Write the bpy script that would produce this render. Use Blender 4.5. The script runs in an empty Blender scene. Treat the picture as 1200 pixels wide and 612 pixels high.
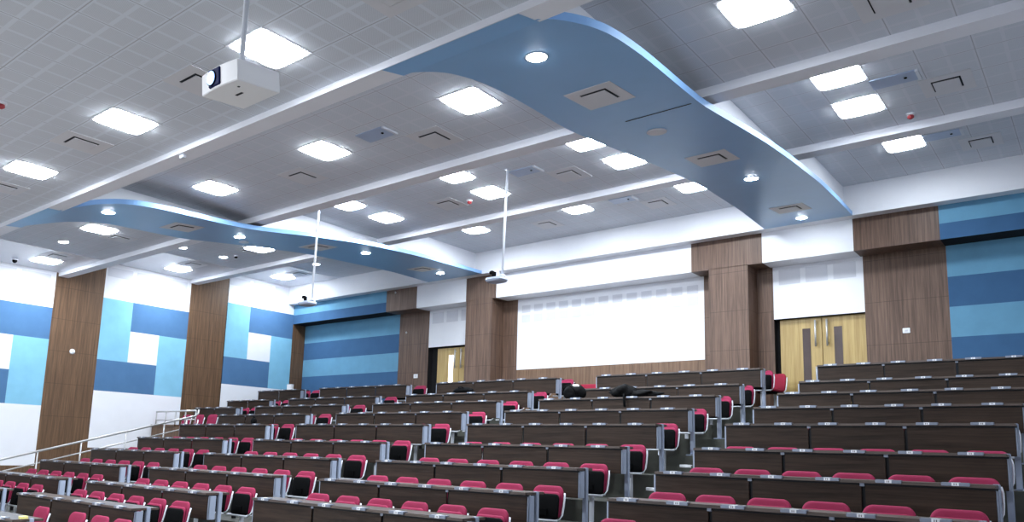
import bpy, math, random
import numpy as np
from mathutils import Vector, Matrix

random.seed(7)
SC = bpy.context.scene
COL = SC.collection
ZO = 1.9                      # front floor of the hall is z = 0

# ---------------------------------------------------------------- surveyed co-ordinates -> metres
def gx(x):
    u = (x + 11) / 11
    return x + .25569 * u - .1766 * u * u - .25452 * u ** 3
def gy(y):
    u = (y - 10) / 6
    return y + .09219 * u + .04877 * u * u - .0036 * u ** 3
def gz(z):
    u = (z - 1.8) / 3.5
    return z + .05151 * u + .04008 * u * u - .03171 * u ** 3 + ZO

# ---------------------------------------------------------------- materials
def srgb(r, g, b):
    def f(c):
        c /= 255.
        return c / 12.92 if c <= .04045 else ((c + .055) / 1.055) ** 2.4
    return (f(r), f(g), f(b), 1)

class NT:
    def __init__(s, name):
        s.m = bpy.data.materials.new(name); s.m.use_nodes = True
        s.t = s.m.node_tree; s.b = s.t.nodes['Principled BSDF']
    def n(s, typ, **kw):
        nd = s.t.nodes.new(typ)
        for k, v in kw.items(): setattr(nd, k, v)
        return nd
    def l(s, a, b): s.t.links.new(a, b)
    def math(s, op, a, b=None, c=None):
        nd = s.n('ShaderNodeMath', operation=op)
        for i, v in enumerate((a, b, c)):
            if v is None: continue
            if isinstance(v, (int, float)): nd.inputs[i].default_value = v
            else: s.l(v, nd.inputs[i])
        return nd.outputs[0]
    def mix(s, f, a, b):
        nd = s.n('ShaderNodeMix', data_type='RGBA')
        for i, v in ((0, f), (6, a), (7, b)):
            if isinstance(v, (int, float, tuple)): nd.inputs[i].default_value = v
            else: s.l(v, nd.inputs[i])
        return nd.outputs[2]
    def noise(s, vec, scale, detail=4, rough=.55):
        nd = s.n('ShaderNodeTexNoise'); nd.inputs['Scale'].default_value = scale
        nd.inputs['Detail'].default_value = detail; nd.inputs['Roughness'].default_value = rough
        s.l(vec, nd.inputs['Vector']); return nd.outputs[0]
    def coords(s, scale=(1, 1, 1), kind='Object'):
        tc = s.n('ShaderNodeTexCoord'); mp = s.n('ShaderNodeMapping')
        mp.inputs['Scale'].default_value = scale
        s.l(tc.outputs[kind], mp.inputs['Vector']); return mp.outputs[0]
    def ramp(s, f, lo, hi, a=.3, b=.7):
        r = s.n('ShaderNodeValToRGB'); e = r.color_ramp.elements
        e[0].position = a; e[0].color = lo; e[1].position = b; e[1].color = hi
        s.l(f, r.inputs[0]); return r.outputs[0]
    def bump(s, h, st=.2, d=.01):
        b = s.n('ShaderNodeBump'); b.inputs['Strength'].default_value = st; b.inputs['Distance'].default_value = d
        s.l(h, b.inputs['Height']); s.l(b.outputs[0], s.b.inputs['Normal'])

def paint(name, col, rough=.6, spec=.4, metal=0., var=.05, bump=.0):
    m = NT(name); v = m.coords()
    f = m.noise(v, 3.0)
    lo = tuple(c * (1 - var) for c in col[:3]) + (1,); hi = tuple(min(1, c * (1 + var)) for c in col[:3]) + (1,)
    m.l(m.ramp(f, lo, hi), m.b.inputs['Base Color'])
    m.b.inputs['Roughness'].default_value = rough; m.b.inputs['Metallic'].default_value = metal
    m.b.inputs['Specular IOR Level'].default_value = spec
    if bump: m.bump(m.noise(v, 60), bump, .004)
    return m.m

def wood(name, lo, hi, scale, rough=.45, seam=None, spec=.4):
    """streaky veneer; scale stretches the grain, seam = spacing of fine horizontal joints"""
    m = NT(name); v = m.coords(scale)
    f1 = m.noise(v, 1.0, 6, .62); f2 = m.noise(m.coords(tuple(s * 3.1 for s in scale)), 1.0, 3, .5)
    f = m.math('ADD', m.math('MULTIPLY', f1, .65), m.math('MULTIPLY', f2, .35))
    c = m.ramp(f, lo, hi, .36, .64)
    if seam:
        tc = m.n('ShaderNodeTexCoord'); sp = m.n('ShaderNodeSeparateXYZ'); m.l(tc.outputs['Object'], sp.inputs[0])
        z = m.math('FRACT', m.math('DIVIDE', sp.outputs[2], seam))
        ln = m.math('LESS_THAN', z, .012)
        c = m.mix(m.math('MULTIPLY', ln, .55), c, tuple(q * .4 for q in lo[:3]) + (1,))
    m.l(c, m.b.inputs['Base Color']); m.b.inputs['Roughness'].default_value = rough
    m.b.inputs['Specular IOR Level'].default_value = spec
    m.bump(f, .15, .003)
    return m.m

def emis(name, col, st):
    m = NT(name); m.b.inputs['Base Color'].default_value = (0.8, .8, .8, 1)
    m.b.inputs['Emission Color'].default_value = col; m.b.inputs['Emission Strength'].default_value = st
    return m.m

def tile_ceiling(name, ox, oy, soft):
    """600 mm lay-in tiles: dark seam, plain border, centre cross, four perforated pads"""
    m = NT(name)
    tc = m.n('ShaderNodeTexCoord'); sp = m.n('ShaderNodeSeparateXYZ'); m.l(tc.outputs['Object'], sp.inputs[0])
    def cell(o, off):
        return m.math('FRACT', m.math('ADD', m.math('DIVIDE', m.math('SUBTRACT', o, off), .6), 200.0))
    fx, fy = cell(sp.outputs[0], ox), cell(sp.outputs[1], oy)
    def dist(f):      # distance to nearest tile edge, 0..0.5
        return m.math('SUBTRACT', .5, m.math('ABSOLUTE', m.math('SUBTRACT', f, .5)))
    dx, dy = dist(fx), dist(fy)
    d = m.math('MINIMUM', dx, dy)
    seam = m.math('LESS_THAN', d, .009)
    border = m.math('LESS_THAN', d, .045)
    cx = m.math('LESS_THAN', m.math('ABSOLUTE', m.math('SUBTRACT', fx, .5)), .035)
    cy = m.math('LESS_THAN', m.math('ABSOLUTE', m.math('SUBTRACT', fy, .5)), .035)
    plain = m.math('MAXIMUM', border, m.math('MAXIMUM', cx, cy))
    # perforation: rows of small dots
    px = m.math('SINE', m.math('MULTIPLY', sp.outputs[0], 2 * math.pi / .025))
    py = m.math('SINE', m.math('MULTIPLY', sp.outputs[1], 2 * math.pi / .025))
    dots = m.math('GREATER_THAN', m.math('MULTIPLY', px, py), .25)
    pad = m.mix(m.math('MULTIPLY', dots, .6), srgb(212, 217, 226), srgb(190, 195, 204))
    nz = m.noise(m.coords((1, 1, 1)), .9)
    pad = m.mix(m.math('MULTIPLY', nz, .25), pad, srgb(202, 206, 214))
    c = m.mix(plain, pad, srgb(*soft))
    c = m.mix(seam, c, srgb(176, 178, 186))
    m.l(c, m.b.inputs['Base Color']); m.b.inputs['Roughness'].default_value = .8
    return m.m

M = {}
M['ceil0'] = tile_ceiling('perforated_ceiling_front', gx(-9.51) - .3, gy(4.24) - .3, (218, 224, 234))
M['ceil1'] = tile_ceiling('perforated_ceiling_second', gx(-9.12) - .3, gy(7.05) - .3, (214, 217, 226))
M['ceil2'] = tile_ceiling('perforated_ceiling_third', gx(-9.17) - .3, gy(10.05) - .3, (214, 217, 226))
M['ceil3'] = tile_ceiling('perforated_ceiling_rear', gx(-9.1) - .3, gy(14.0) - .3, (214, 217, 226))
M['gloss'] = paint('gloss_white_ceiling_paint', srgb(222, 224, 232), .25, .5, var=.02)
M['white'] = paint('white_wall_paint', srgb(236, 238, 244), .6, var=.015)
M['beam'] = paint('white_beam_paint', srgb(234, 235, 242), .5, var=.02)
M['cyan'] = paint('cyan_fabric_panel', srgb(134, 192, 220), .85, .15, var=.05, bump=.2)  # left wall cyan, lightened to hold the strong light falling there
M['blue'] = paint('blue_fabric_panel', srgb(80, 118, 158), .85, .15, var=.05, bump=.2)  # left wall blue, its strong light likewise put into the colour
M['cyanb'] = paint('teal_fabric_panel', srgb(104, 154, 184), .85, .15, var=.05, bump=.2)
M['blueb'] = paint('deep_blue_fabric_panel', srgb(64, 100, 138), .85, .15, var=.05, bump=.2)
M['soffit'] = paint('soffit_blue_paint', srgb(134, 180, 224), .34, .45, var=.02)
M['soffitedge'] = paint('soffit_edge_light_blue', srgb(138, 182, 232), .5, var=.02)
M['wallwoodY'] = wood('brown_veneer_panel', srgb(76, 57, 47), srgb(120, 95, 80), (22, 22, .7), .5, .86)
M['wallwoodlow'] = wood('light_brown_veneer_panel', srgb(92, 70, 54), srgb(132, 104, 82), (26, 26, .8), .5)
M['wallwoodX'] = wood('brown_veneer_column', srgb(78, 57, 40), srgb(118, 90, 66), (22, 22, .7), .5, .86)
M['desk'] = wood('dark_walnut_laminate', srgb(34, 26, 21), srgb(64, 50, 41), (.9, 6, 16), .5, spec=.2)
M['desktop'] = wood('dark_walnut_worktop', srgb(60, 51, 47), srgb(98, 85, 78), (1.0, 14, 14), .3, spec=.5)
M['oak'] = wood('yellow_oak_veneer', srgb(166, 138, 84), srgb(196, 170, 112), (14, 14, .6), .4)
M['pink'] = paint('magenta_upholstery', srgb(144, 43, 75), .8, .2, var=.08, bump=.3)
M['red'] = paint('red_upholstery', srgb(140, 34, 56), .8, .2, var=.08, bump=.3)
M['black'] = paint('black_plastic', srgb(6, 7, 9), .75, .08, var=.1)
M['frame'] = paint('white_coated_tube', srgb(214, 218, 226), .35, .5, var=.02)
M['steel'] = paint('grey_powder_coated_steel', srgb(158, 168, 188), .45, .5, .0, var=.03)
M['darksteel_shade'] = paint('dark_metal_and_shade', srgb(26, 28, 32), .5, .3, .2)
M['plate'] = paint('brushed_socket_box', srgb(140, 148, 164), .35, .5, .5, var=.05)
M['sticker'] = paint('white_sticker', srgb(240, 242, 246), .5)
M['ink'] = paint('sticker_ink', srgb(60, 60, 70), .6)
M['chrome'] = paint('brushed_stainless_rail', srgb(206, 206, 206), .3, .5, .55, var=.03)
M['floor'] = paint('grey_stone_floor', srgb(84, 86, 80), .4, .4, var=.15)
M['frontfloor'] = paint('front_stage_floor', srgb(150, 146, 140), .35, .4, var=.08)
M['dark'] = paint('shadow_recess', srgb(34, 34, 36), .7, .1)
M['slot'] = paint('dark_slot_and_soffit_top', srgb(44, 46, 52), .6, .2)
M['diff'] = paint('diffuser_grey_white', srgb(214, 214, 219), .5, var=.02)
M['grille'] = paint('blue_grey_access_panel', srgb(172, 188, 214), .35, .5, var=.04)
M['panel'] = emis('led_panel_glow', (0.86, .93, 1, 1), 58)
M['panel_left'] = emis('led_panel_glow_left', (0.86, .93, 1, 1), 62)
M['panel_right'] = emis('led_panel_glow_right', (0.86, .93, 1, 1), 34)
M['spot'] = emis('downlight_glow', (0.90, .95, 1, 1), 60)
M['lens'] = emis('projector_lens_glow', (0.25, .45, 1, 1), 1.6)
M['glass'] = paint('dark_lens_glass', srgb(16, 30, 84), .6, .15)
M['projwhite'] = paint('projector_white_plastic', srgb(250, 250, 252), .4, .4, var=.005)
M['slitdark'] = paint('dark_door_glass', srgb(64, 46, 44), .2, .5, var=.2)
M['slitlit'] = emis('daylit_door_glass', (1, 1, 1, 1), 2.2)
M['bag'] = paint('black_nylon', srgb(5, 6, 8), .7, .1, var=.2, bump=.4)
M['yellow'] = paint('pale_yellow_paper', srgb(240, 232, 150), .6)
M['detred'] = paint('red_detector_plastic', srgb(150, 50, 56), .5)

# ---------------------------------------------------------------- mesh builder
class MB:
    def __init__(s): s.v = []; s.f = []; s.mi = []; s.sm = []
    def add(s, vs, fs, mi=0, smooth=False):
        o = len(s.v); s.v += [tuple(v) for v in vs]
        for f in fs: s.f.append(tuple(i + o for i in f)); s.mi.append(mi); s.sm.append(smooth)
    def box(s, x0, x1, y0, y1, z0, z1, mi=0):
        vs = [(x, y, z) for z in (z0, z1) for y in (y0, y1) for x in (x0, x1)]
        s.add(vs, [(0, 2, 3, 1), (4, 5, 7, 6), (0, 1, 5, 4), (2, 6, 7, 3), (0, 4, 6, 2), (1, 3, 7, 5)], mi)
    def quad(s, a, b, c, d, mi=0): s.add([a, b, c, d], [(0, 1, 2, 3)], mi)
    def tube(s, pts, r, n=8, mi=0, caps=True):
        pts = [Vector(p) for p in pts]; rings = []
        for i, p in enumerate(pts):
            t = (pts[min(i + 1, len(pts) - 1)] - pts[max(i - 1, 0)]).normalized()
            up = Vector((0, 0, 1)) if abs(t.z) < .9 else Vector((1, 0, 0))
            a = t.cross(up).normalized(); b = t.cross(a)
            rings.append([p + r * (math.cos(2 * math.pi * k / n) * a + math.sin(2 * math.pi * k / n) * b) for k in range(n)])
        vs = [v for R_ in rings for v in R_]; fs = []
        for i in range(len(rings) - 1):
            for k in range(n):
                k2 = (k + 1) % n; fs.append((i * n + k, i * n + k2, (i + 1) * n + k2, (i + 1) * n + k))
        if caps: fs += [tuple(range(n))[::-1], tuple((len(rings) - 1) * n + k for k in range(n))]
        s.add(vs, fs, mi, True)
    def lathe(s, prof, n=20, c=(0, 0, 0), mi=0):
        vs = []; fs = []
        for (r, z) in prof:
            for k in range(n):
                a = 2 * math.pi * k / n; vs.append((c[0] + r * math.cos(a), c[1] + r * math.sin(a), c[2] + z))
        for i in range(len(prof) - 1):
            for k in range(n):
                k2 = (k + 1) % n; fs.append((i * n + k, i * n + k2, (i + 1) * n + k2, (i + 1) * n + k))
        fs += [tuple(range(n))[::-1], tuple((len(prof) - 1) * n + k for k in range(n))]
        s.add(vs, fs, mi, True)
    def mesh(s, name, mats):
        me = bpy.data.meshes.new(name); me.from_pydata(s.v, [], s.f)
        for m in (mats if isinstance(mats, (list, tuple)) else [mats]): me.materials.append(m)
        me.polygons.foreach_set('material_index', s.mi); me.polygons.foreach_set('use_smooth', s.sm)
        me.update(); return me
    def build(s, name, mats, parent=None, bevel=0, seg=2, fixn=True):
        o = bpy.data.objects.new(name, s.mesh(name, mats)); COL.objects.link(o)
        if fixn:
            import bmesh
            bm = bmesh.new(); bm.from_mesh(o.data); bmesh.ops.recalc_face_normals(bm, faces=bm.faces)
            if bevel:
                bmesh.ops.bevel(bm, geom=bm.edges, offset=bevel, segments=seg, affect='EDGES', clamp_overlap=True)
            bm.to_mesh(o.data); bm.free()
        if parent: o.parent = parent
        return o

def tag(o, label, cat, group=None):
    o['label'] = label; o['category'] = cat
    if group: o['group'] = group
    return o
def empty(name, loc, label, cat, group=None, rz=0):
    o = bpy.data.objects.new(name, None); COL.objects.link(o); o.location = loc; o.rotation_euler[2] = rz
    o.empty_display_size = .1
    return tag(o, label, cat, group)
def struct(o): o['kind'] = 'structure'; return o
def copy_tree(o, parent=None):
    c = o.copy(); COL.objects.link(c)
    if parent: c.parent = parent
    for ch in list(o.children): copy_tree(ch, c)
    return c

def wbox(mb, x0, x1, y0, y1, z0, z1, mi=0):      # box in surveyed co-ordinates
    mb.box(gx(x0), gx(x1), gy(y0), gy(y1), gz(z0), gz(z1), mi)

XL, XR, YF = -21.6, 1.9, -7.0
ordn = ['top', 'second', 'third', 'fourth', 'fifth', 'sixth', 'seventh', 'eighth', 'ninth', 'tenth', 'eleventh']
def rowname(k): return 'top row' if k == 0 else ordn[k] + ' row down'
# ================================================================ ROOM SHELL
# ---- ceilings, four bays stepping up to the rear
for k, (y0, y1, z) in enumerate([(YF, 5.12, 4.0), (5.3, 8.44, 4.46), (8.62, 12.17, 5.0), (12.35, 15.72, 5.46)]):
    mb = MB()
    xs = [XR, -19.1] if k else [XR, XL]
    n = 24
    for i in range(n):
        a = xs[0] + (xs[1] - xs[0]) * i / n; b = xs[0] + (xs[1] - xs[0]) * (i + 1) / n
        mb.quad((gx(a), gy(y0), gz(z)), (gx(b), gy(y0), gz(z)), (gx(b), gy(y1), gz(z)), (gx(a), gy(y1), gz(z)))
    mb.quad((gx(XR), gy(y0), gz(z) + .12), (gx(XL), gy(y0), gz(z) + .12), (gx(XL), gy(y1), gz(z) + .12), (gx(XR), gy(y1), gz(z) + .12))
    if k:
        wbox(mb, XL, -19.1, y0, y1, z - .012, z + .05, 1)
    struct(mb.build('ceiling', [M['ceil%d' % k], M['gloss']], fixn=False))

tn = [0]
def trim(mb, mats, **kw):
    tn[0] += 1
    return struct(mb.build('trim_%d' % tn[0], mats, **kw))

# ---- cross beams
for (y0, y1, zb, zt) in ((5.1, 5.33, 3.92, 4.62), (8.42, 8.67, 4.35, 5.14), (12.15, 12.4, 4.88, 5.6)):
    mb = MB(); n = 12
    for i in range(n):
        a = XL + (XR - XL) * i / n; b = XL + (XR - XL) * (i + 1) / n
        P = [(gx(a), gy(y0)), (gx(b), gy(y0)), (gx(b), gy(y1)), (gx(a), gy(y1))]
        zb_, zt_ = gz(zb), gz(zt)
        mb.quad((*P[0], zb_), (*P[1], zb_), (*P[1], zt_), (*P[0], zt_))
        mb.quad((*P[0], zb_), (*P[3], zb_), (*P[2], zb_), (*P[1], zb_))
        mb.quad((*P[3], zb_), (*P[3], zt_), (*P[2], zt_), (*P[2], zb_))
        mb.quad((*P[0], zt_), (*P[1], zt_), (*P[2], zt_), (*P[3], zt_))
    trim(mb, M['beam'])
# blue painted stretches under the front beam, where the soffits start
for a, b, c, d in ((-5.78, -3.98, -3.9, -5.68), (-15.68, -13.87, -13.83, -15.56)):
    mb = MB(); z = gz(3.916)
    mb.quad((gx(a), gy(5.105), z), (gx(b), gy(5.105), z), (gx(c), gy(5.325), z), (gx(d), gy(5.325), z))
    trim(mb, M['soffit'], fixn=False)

# ---- left wall (a plane at XL) with its block pattern
mb = MB()
LM = [M['white'], M['cyan'], M['blue'], M['wallwoodX']]
def lw(y0, y1, z0, z1, mi):
    mb.quad((gx(XL), gy(y0), gz(z0)), (gx(XL), gy(y1), gz(z0)), (gx(XL), gy(y1), gz(z1)), (gx(XL), gy(y0), gz(z1)), mi)
for y0, zt, ztop in ((5.83 - 7.62, 2.5, 5.7), (5.83 - 3.81, 3.0, 5.7), (5.83, 3.5, 5.7), (9.64, 4.0, 5.7), (13.43, 4.52, 5.7)):
    c = [y0, y0 + .84, y0 + 1.69, y0 + 2.54]
    r = [zt, zt - .83, zt - 1.70, zt - 2.55]
    lw(y0, c[3], zt, ztop, 0)
    pat = [[1, 2, 2], [1, 0, 1], [2, 2, 1]]
    for i in range(3):
        for j in range(3): lw(c[j], c[j + 1], r[i + 1], r[i], pat[i][j])
    zlow = -.6 if y0 < 7 else (-.1 if y0 < 11 else .9)
    lw(y0, c[3], zlow, r[3], 0); lw(y0, c[3], -1.9, zlow, 3)
    lw(c[3], y0 + 3.81, -1.9, ztop, 3)
lw(YF, 5.83 - 7.62, -1.9, 5.7, 0)
struct(mb.build('wall_left', LM, fixn=False))

# ---- back wall: lower plane 16.45, upper band 15.94, white fascia 15.7
mb = MB()
BM = [M['white'], M['cyanb'], M['blueb'], M['wallwoodY'], M['wallwoodlow'], M['dark']]
def bw(x0, x1, z0, z1, mi, y=16.45):
    n = max(1, int(abs(x1 - x0) / 1.5))
    for i in range(n):
        a = x0 + (x1 - x0) * i / n; b = x0 + (x1 - x0) * (i + 1) / n
        mb.quad((gx(a), gy(y), gz(z0)), (gx(b), gy(y), gz(z0)), (gx(b), gy(y), gz(z1)), (gx(a), gy(y), gz(z1)), mi)
ZT = 4.3
for x0, x1 in ((XL, -16.95), (-2.29, XR)):
    bw(x0, x1, 3.6, ZT, 1); bw(x0, x1, 3.03, 3.6, 2); bw(x0, x1, 2.46, 3.03, 1); bw(x0, x1, .0, 2.46, 2)
bw(-16.95, -15.72, 0, ZT, 3)
bw(-15.72, -13.7, 3.1, ZT, 0)
bw(-13.7, -12.5, 0, ZT, 3)
bw(-12.5, -7.25, 2.3, ZT, 0); bw(-12.5, -7.25, 0, 2.3, 4)
bw(-7.25, -5.67, 0, ZT, 3)
bw(-5.67, -3.82, 3.07, ZT, 0)
bw(-3.82, -2.29, 0, ZT, 3)
for x0, x1 in ((-15.72, -13.7), (-5.67, -3.82)):      # door recesses
    zt = 3.1 if x0 < -10 else 3.07
    g = lambda x, y, z: (gx(x), gy(y), gz(z))
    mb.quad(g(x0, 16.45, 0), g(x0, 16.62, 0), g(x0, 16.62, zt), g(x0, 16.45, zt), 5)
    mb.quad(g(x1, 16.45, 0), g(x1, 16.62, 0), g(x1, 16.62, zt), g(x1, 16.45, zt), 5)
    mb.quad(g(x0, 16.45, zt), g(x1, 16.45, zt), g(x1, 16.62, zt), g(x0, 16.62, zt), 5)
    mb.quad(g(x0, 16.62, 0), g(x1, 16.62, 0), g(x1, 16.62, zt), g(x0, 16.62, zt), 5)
struct(mb.build('wall_back', BM, fixn=False))

# upper band, projecting bulkhead
mb = MB()
cuts = [(XL, -17.05, 9), (-17.05, -15.78, 3), (-15.78, -13.9, 0), (-13.9, -12.85, 3), (-12.85, -7.32, 0),
        (-7.32, -5.71, 3), (-5.71, -3.86, 0), (-3.86, -2.3, 3), (-2.3, XR, 9)]
for x0, x1, mi in cuts:
    if mi == 9:
        bw(x0, x1, 4.5, 5.0, 1, 15.94); bw(x0, x1, 4.2, 4.5, 2, 15.94); um = 5
    else:
        bw(x0, x1, 4.2, 5.0, mi, 15.94); um = mi
    a, b = gx(x0), gx(x1)
    mb.quad((a, gy(15.94), gz(4.2)), (b, gy(15.94), gz(4.2)), (b, gy(16.46), gz(4.2)), (a, gy(16.46), gz(4.2)), um)
trim(mb, BM, fixn=False)
# projecting brown stems, below the band
mb = MB()
wbox(mb, -6.91, -6.03, 15.94, 16.46, -.5, 4.21); wbox(mb, -13.88, -12.98, 15.94, 16.46, -.5, 4.21)
trim(mb, M['wallwoodY'])
# brown return in the far left corner
mb = MB(); wbox(mb, XL, XL + .015, 15.94, 16.44, -.5, 4.2); trim(mb, M['wallwoodX'])
# fascia
mb = MB()
for i in range(12):
    a = XL + (XR - XL) * i / 12; b = XL + (XR - XL) * (i + 1) / 12
    A = lambda x, y, z: (gx(x), gy(y), gz(z))
    mb.quad(A(a, 15.7, 4.85), A(b, 15.7, 4.85), A(b, 15.7, 5.6), A(a, 15.7, 5.6))
    mb.quad(A(a, 15.7, 4.85), A(a, 15.96, 4.85), A(b, 15.96, 4.85), A(b, 15.7, 4.85))
trim(mb, M['white'])
# white acoustic panels of the back wall: faint grid of raised pads on the lower white fields
PADS = NT('acoustic_pad_grey'); PADS.b.inputs['Base Color'].default_value = srgb(214, 216, 224); PADS.b.inputs['Roughness'].default_value = .8
mb = MB()
for x0, x1, nx, zs in ((-12.42, -7.33, 13, ((3.82, 4.02), (3.56, 3.76))), (-5.6, -3.9, 3, ((3.8, 4.12),)), (-15.66, -14.0, 3, ((3.8, 4.12),))):
    w = (x1 - x0) / nx
    for i in range(nx):
        for za, zb_ in zs:
            wbox(mb, x0 + w * i + .06, x0 + w * (i + 1) - .06, 16.444, 16.452, za, zb_)
trim(mb, PADS.m)
# pads along the top of the left wall
mb = MB()
for y0 in (5.83, 9.64, 13.43):
    zt = {5.83: 4.4, 9.64: 4.92, 13.43: 5.4}[y0]
    for i in range(3): wbox(mb, XL, XL + .008, y0 + .05 + .83 * i, y0 + .75 + .83 * i, zt - .3, zt - .04)
trim(mb, PADS.m)
# ---- right and front walls (behind / beside the camera)
mb = MB(); wbox(mb, XR, XR + .1, YF, 16.5, -1.9, 5.7); struct(mb.build('wall_right', M['white']))
mb = MB(); wbox(mb, XL, XR, YF - .1, YF, -1.9, 5.7); struct(mb.build('wall_front', M['white']))

# ---- blue S-shaped soffits
def soff_z(y): return 3.92 + .0895 * (y - 5.3)
RRp = [(5.28, -3.89), (5.35, -3.8), (5.43, -3.74), (5.6, -3.64), (5.8, -3.56), (6.1, -3.52), (6.62, -3.52), (7.05, -3.545), (7.57, -3.58), (8.3, -3.62), (8.9, -3.59), (9.5, -3.56), (10.2, -3.53), (11.2, -3.53), (12.9, -3.58), (14.3, -3.68), (15.7, -3.8)]
RLp = [(5.28, -5.68), (5.35, -5.54), (5.48, -5.37), (5.67, -5.25), (6.02, -5.18), (6.54, -5.18), (7.14, -5.23), (7.63, -5.29), (8.05, -5.31), (8.69, -5.27), (9.86, -5.19), (10.83, -5.15), (11.82, -5.15), (13.73, -5.31), (15.7, -5.56)]
LLp = [(5.28, -15.56), (5.4, -15.2), (5.72, -14.51), (6.23, -14.22), (7.16, -14.38), (7.94, -14.5), (8.73, -14.33), (9.5, -14.2), (10.7, -14.1), (12.59, -14.36), (13.81, -14.56), (15.7, -15.12)]
LRp = [(5.28, -13.83), (5.42, -13.29), (5.56, -12.92), (5.87, -12.64), (6.41, -12.6), (7.07, -12.71), (7.57, -12.8), (8.06, -12.86), (8.53, -12.86), (9.66, -12.58), (10.44, -12.46), (11.09, -12.44), (12.19, -12.52), (13.01, -12.64), (15.7, -13.18)]
def interp(tab, y): return float(np.interp(y, [t[0] for t in tab], [t[1] for t in tab]))
def smooth(tab, y):
    s = 0; w = 0
    for k in (-.16, -.08, 0, .08, .16):
        yy = min(max(y + k * min(1, (y - 5.28) / .5), 5.28), 15.7); s += interp(tab, yy)
        w += 1
    return s / w
for L_, R_, b0, b1 in ((RLp, RRp, -4.95, -3.95), (LLp, LRp, -14.05, -13.42)):
    ys = sorted(set([5.28 + (i / 30.) ** 2 * .9 for i in range(31)] + [6.2 + i * .2 for i in range(48)] + [15.7]))
    ys = [y for y in ys if y <= 15.7]
    mb = MB(); rows = []
    for y in ys:
        l, r = smooth(L_, y), smooth(R_, y); z = soff_z(y)
        rows.append([(gx(l), gy(y), gz(z)), (gx(r), gy(y), gz(z)), (gx(r), gy(y), gz(z + .085)), (gx(l), gy(y), gz(z + .085))])
    vs = [v for r_ in rows for v in r_]; n = len(rows)
    for i in range(n - 1):
        a, b = 4 * i, 4 * i + 4
        mb.add([vs[a], vs[a + 1], vs[b + 1], vs[b]], [(0, 1, 2, 3)], 0)
        mb.add([vs[a + 1], vs[a + 2], vs[b + 2], vs[b + 1]], [(0, 1, 2, 3)], 1)
        mb.add([vs[a], vs[b], vs[b + 3], vs[a + 3]], [(0, 1, 2, 3)], 1)
        mb.add([vs[a + 3], vs[b + 3], vs[b + 2], vs[a + 2]], [(0, 1, 2, 3)], 2)  # unseen top face darkened to cut light bounced onto the ceiling
    mb.add(rows[0], [(0, 1, 2, 3)], 1)
    import bmesh
    o = trim(mb, [M['soffit'], M['soffitedge'], M['slot']], fixn=False)
    bm = bmesh.new(); bm.from_mesh(o.data); bmesh.ops.remove_doubles(bm, verts=bm.verts, dist=1e-4)
    bmesh.ops.recalc_face_normals(bm, faces=bm.faces); bm.to_mesh(o.data); bm.free()
    # white bulkhead above the soffit
    mb = MB()
    for (y0, y1, zt) in ((5.33, 8.42, 4.5), (8.66, 12.16, 5.05), (12.39, 15.71, 5.5)):
        n = 6
        for i in range(n):
            a = y0 + (y1 - y0) * i / n; b = y0 + (y1 - y0) * (i + 1) / n
            for x in (b0, b1):
                mb.quad((gx(x), gy(a), gz(soff_z(a) + .03)), (gx(x), gy(b), gz(soff_z(b) + .03)), (gx(x), gy(b), gz(zt)), (gx(x), gy(a), gz(zt)))
    trim(mb, M['white'], fixn=False)
# joint line across the right soffit
mb = MB(); z = soff_z(8.15) - .003
mb.quad((gx(-4.6), gy(8.14), gz(z)), (gx(-3.7), gy(8.14), gz(z)), (gx(-3.7), gy(8.165), gz(z + .002)), (gx(-4.6), gy(8.165), gz(z + .002)))
trim(mb, M['slot'], fixn=False)

# ---- tiers
YK = [14.77, 13.69, 12.61, 11.53, 10.46, 9.42, 8.35, 7.28, 6.2, 5.15, 4.08]
ZK = [1.845, 1.45, 1.16, .865, .565, .205, -.095, -.375, -.62, -.80, -.966]
FL = [z - .75 for z in ZK]
mb = MB()
edges = [16.7] + [y - .14 for y in YK]
for k in range(11):
    x0 = XL if k < 4 else -19.1
    y0 = edges[k + 1]; y1 = edges[k]
    mb.box(gx(x0), gx(XR), gy(y0), gy(y1), 0, gz(FL[k]))
mb.box(gx(XL), gx(XR), gy(YF), gy(16.7), -.1, 0, 1)
# half steps in the aisles
AIS = [(-5.33, -4.36), (-10.0, -9.1), (-14.75, -13.85), (-19.05, -18.55), (-.6, .4)]
for a, b in AIS:
    for k in range(1, 11):
        zf = FL[k]; zn = FL[k - 1]; y1 = edges[k]
        mb.box(gx(a), gx(b), gy(y1) - .34, gy(y1), gz(zf) - .01, gz((zf + zn) / 2))
struct(mb.build('floor', [M['floor'], M['frontfloor']]))

# white markers on the step edges of the right aisle
proto = None
for k in (1, 4, 5, 6):
    mb = MB(); mb.box(-.09, .09, -.03, .03, -.03, .012)
    if proto is None:
        o = mb.build('step_marker', M['sticker'], bevel=.003); proto = o
    else:
        o = proto.copy(); COL.objects.link(o)
    o.location = (gx(-5.2), gy(edges[k]) - .325, gz((FL[k] + FL[k - 1]) / 2))
    tag(o, 'small white step edge marker in the right aisle, below the %s of desks' % rowname(k - 1), 'step marker', 'step markers of the right aisle')

# low brown parapet closing the far left platform
mb = MB(); wbox(mb, XL + .02, -19.35, 11.36, 11.44, -1.9, .55); wbox(mb, XL + .02, -20.3, 11.32, 11.47, .55, .6)
trim(mb, [M['wallwoodX']])

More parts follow.
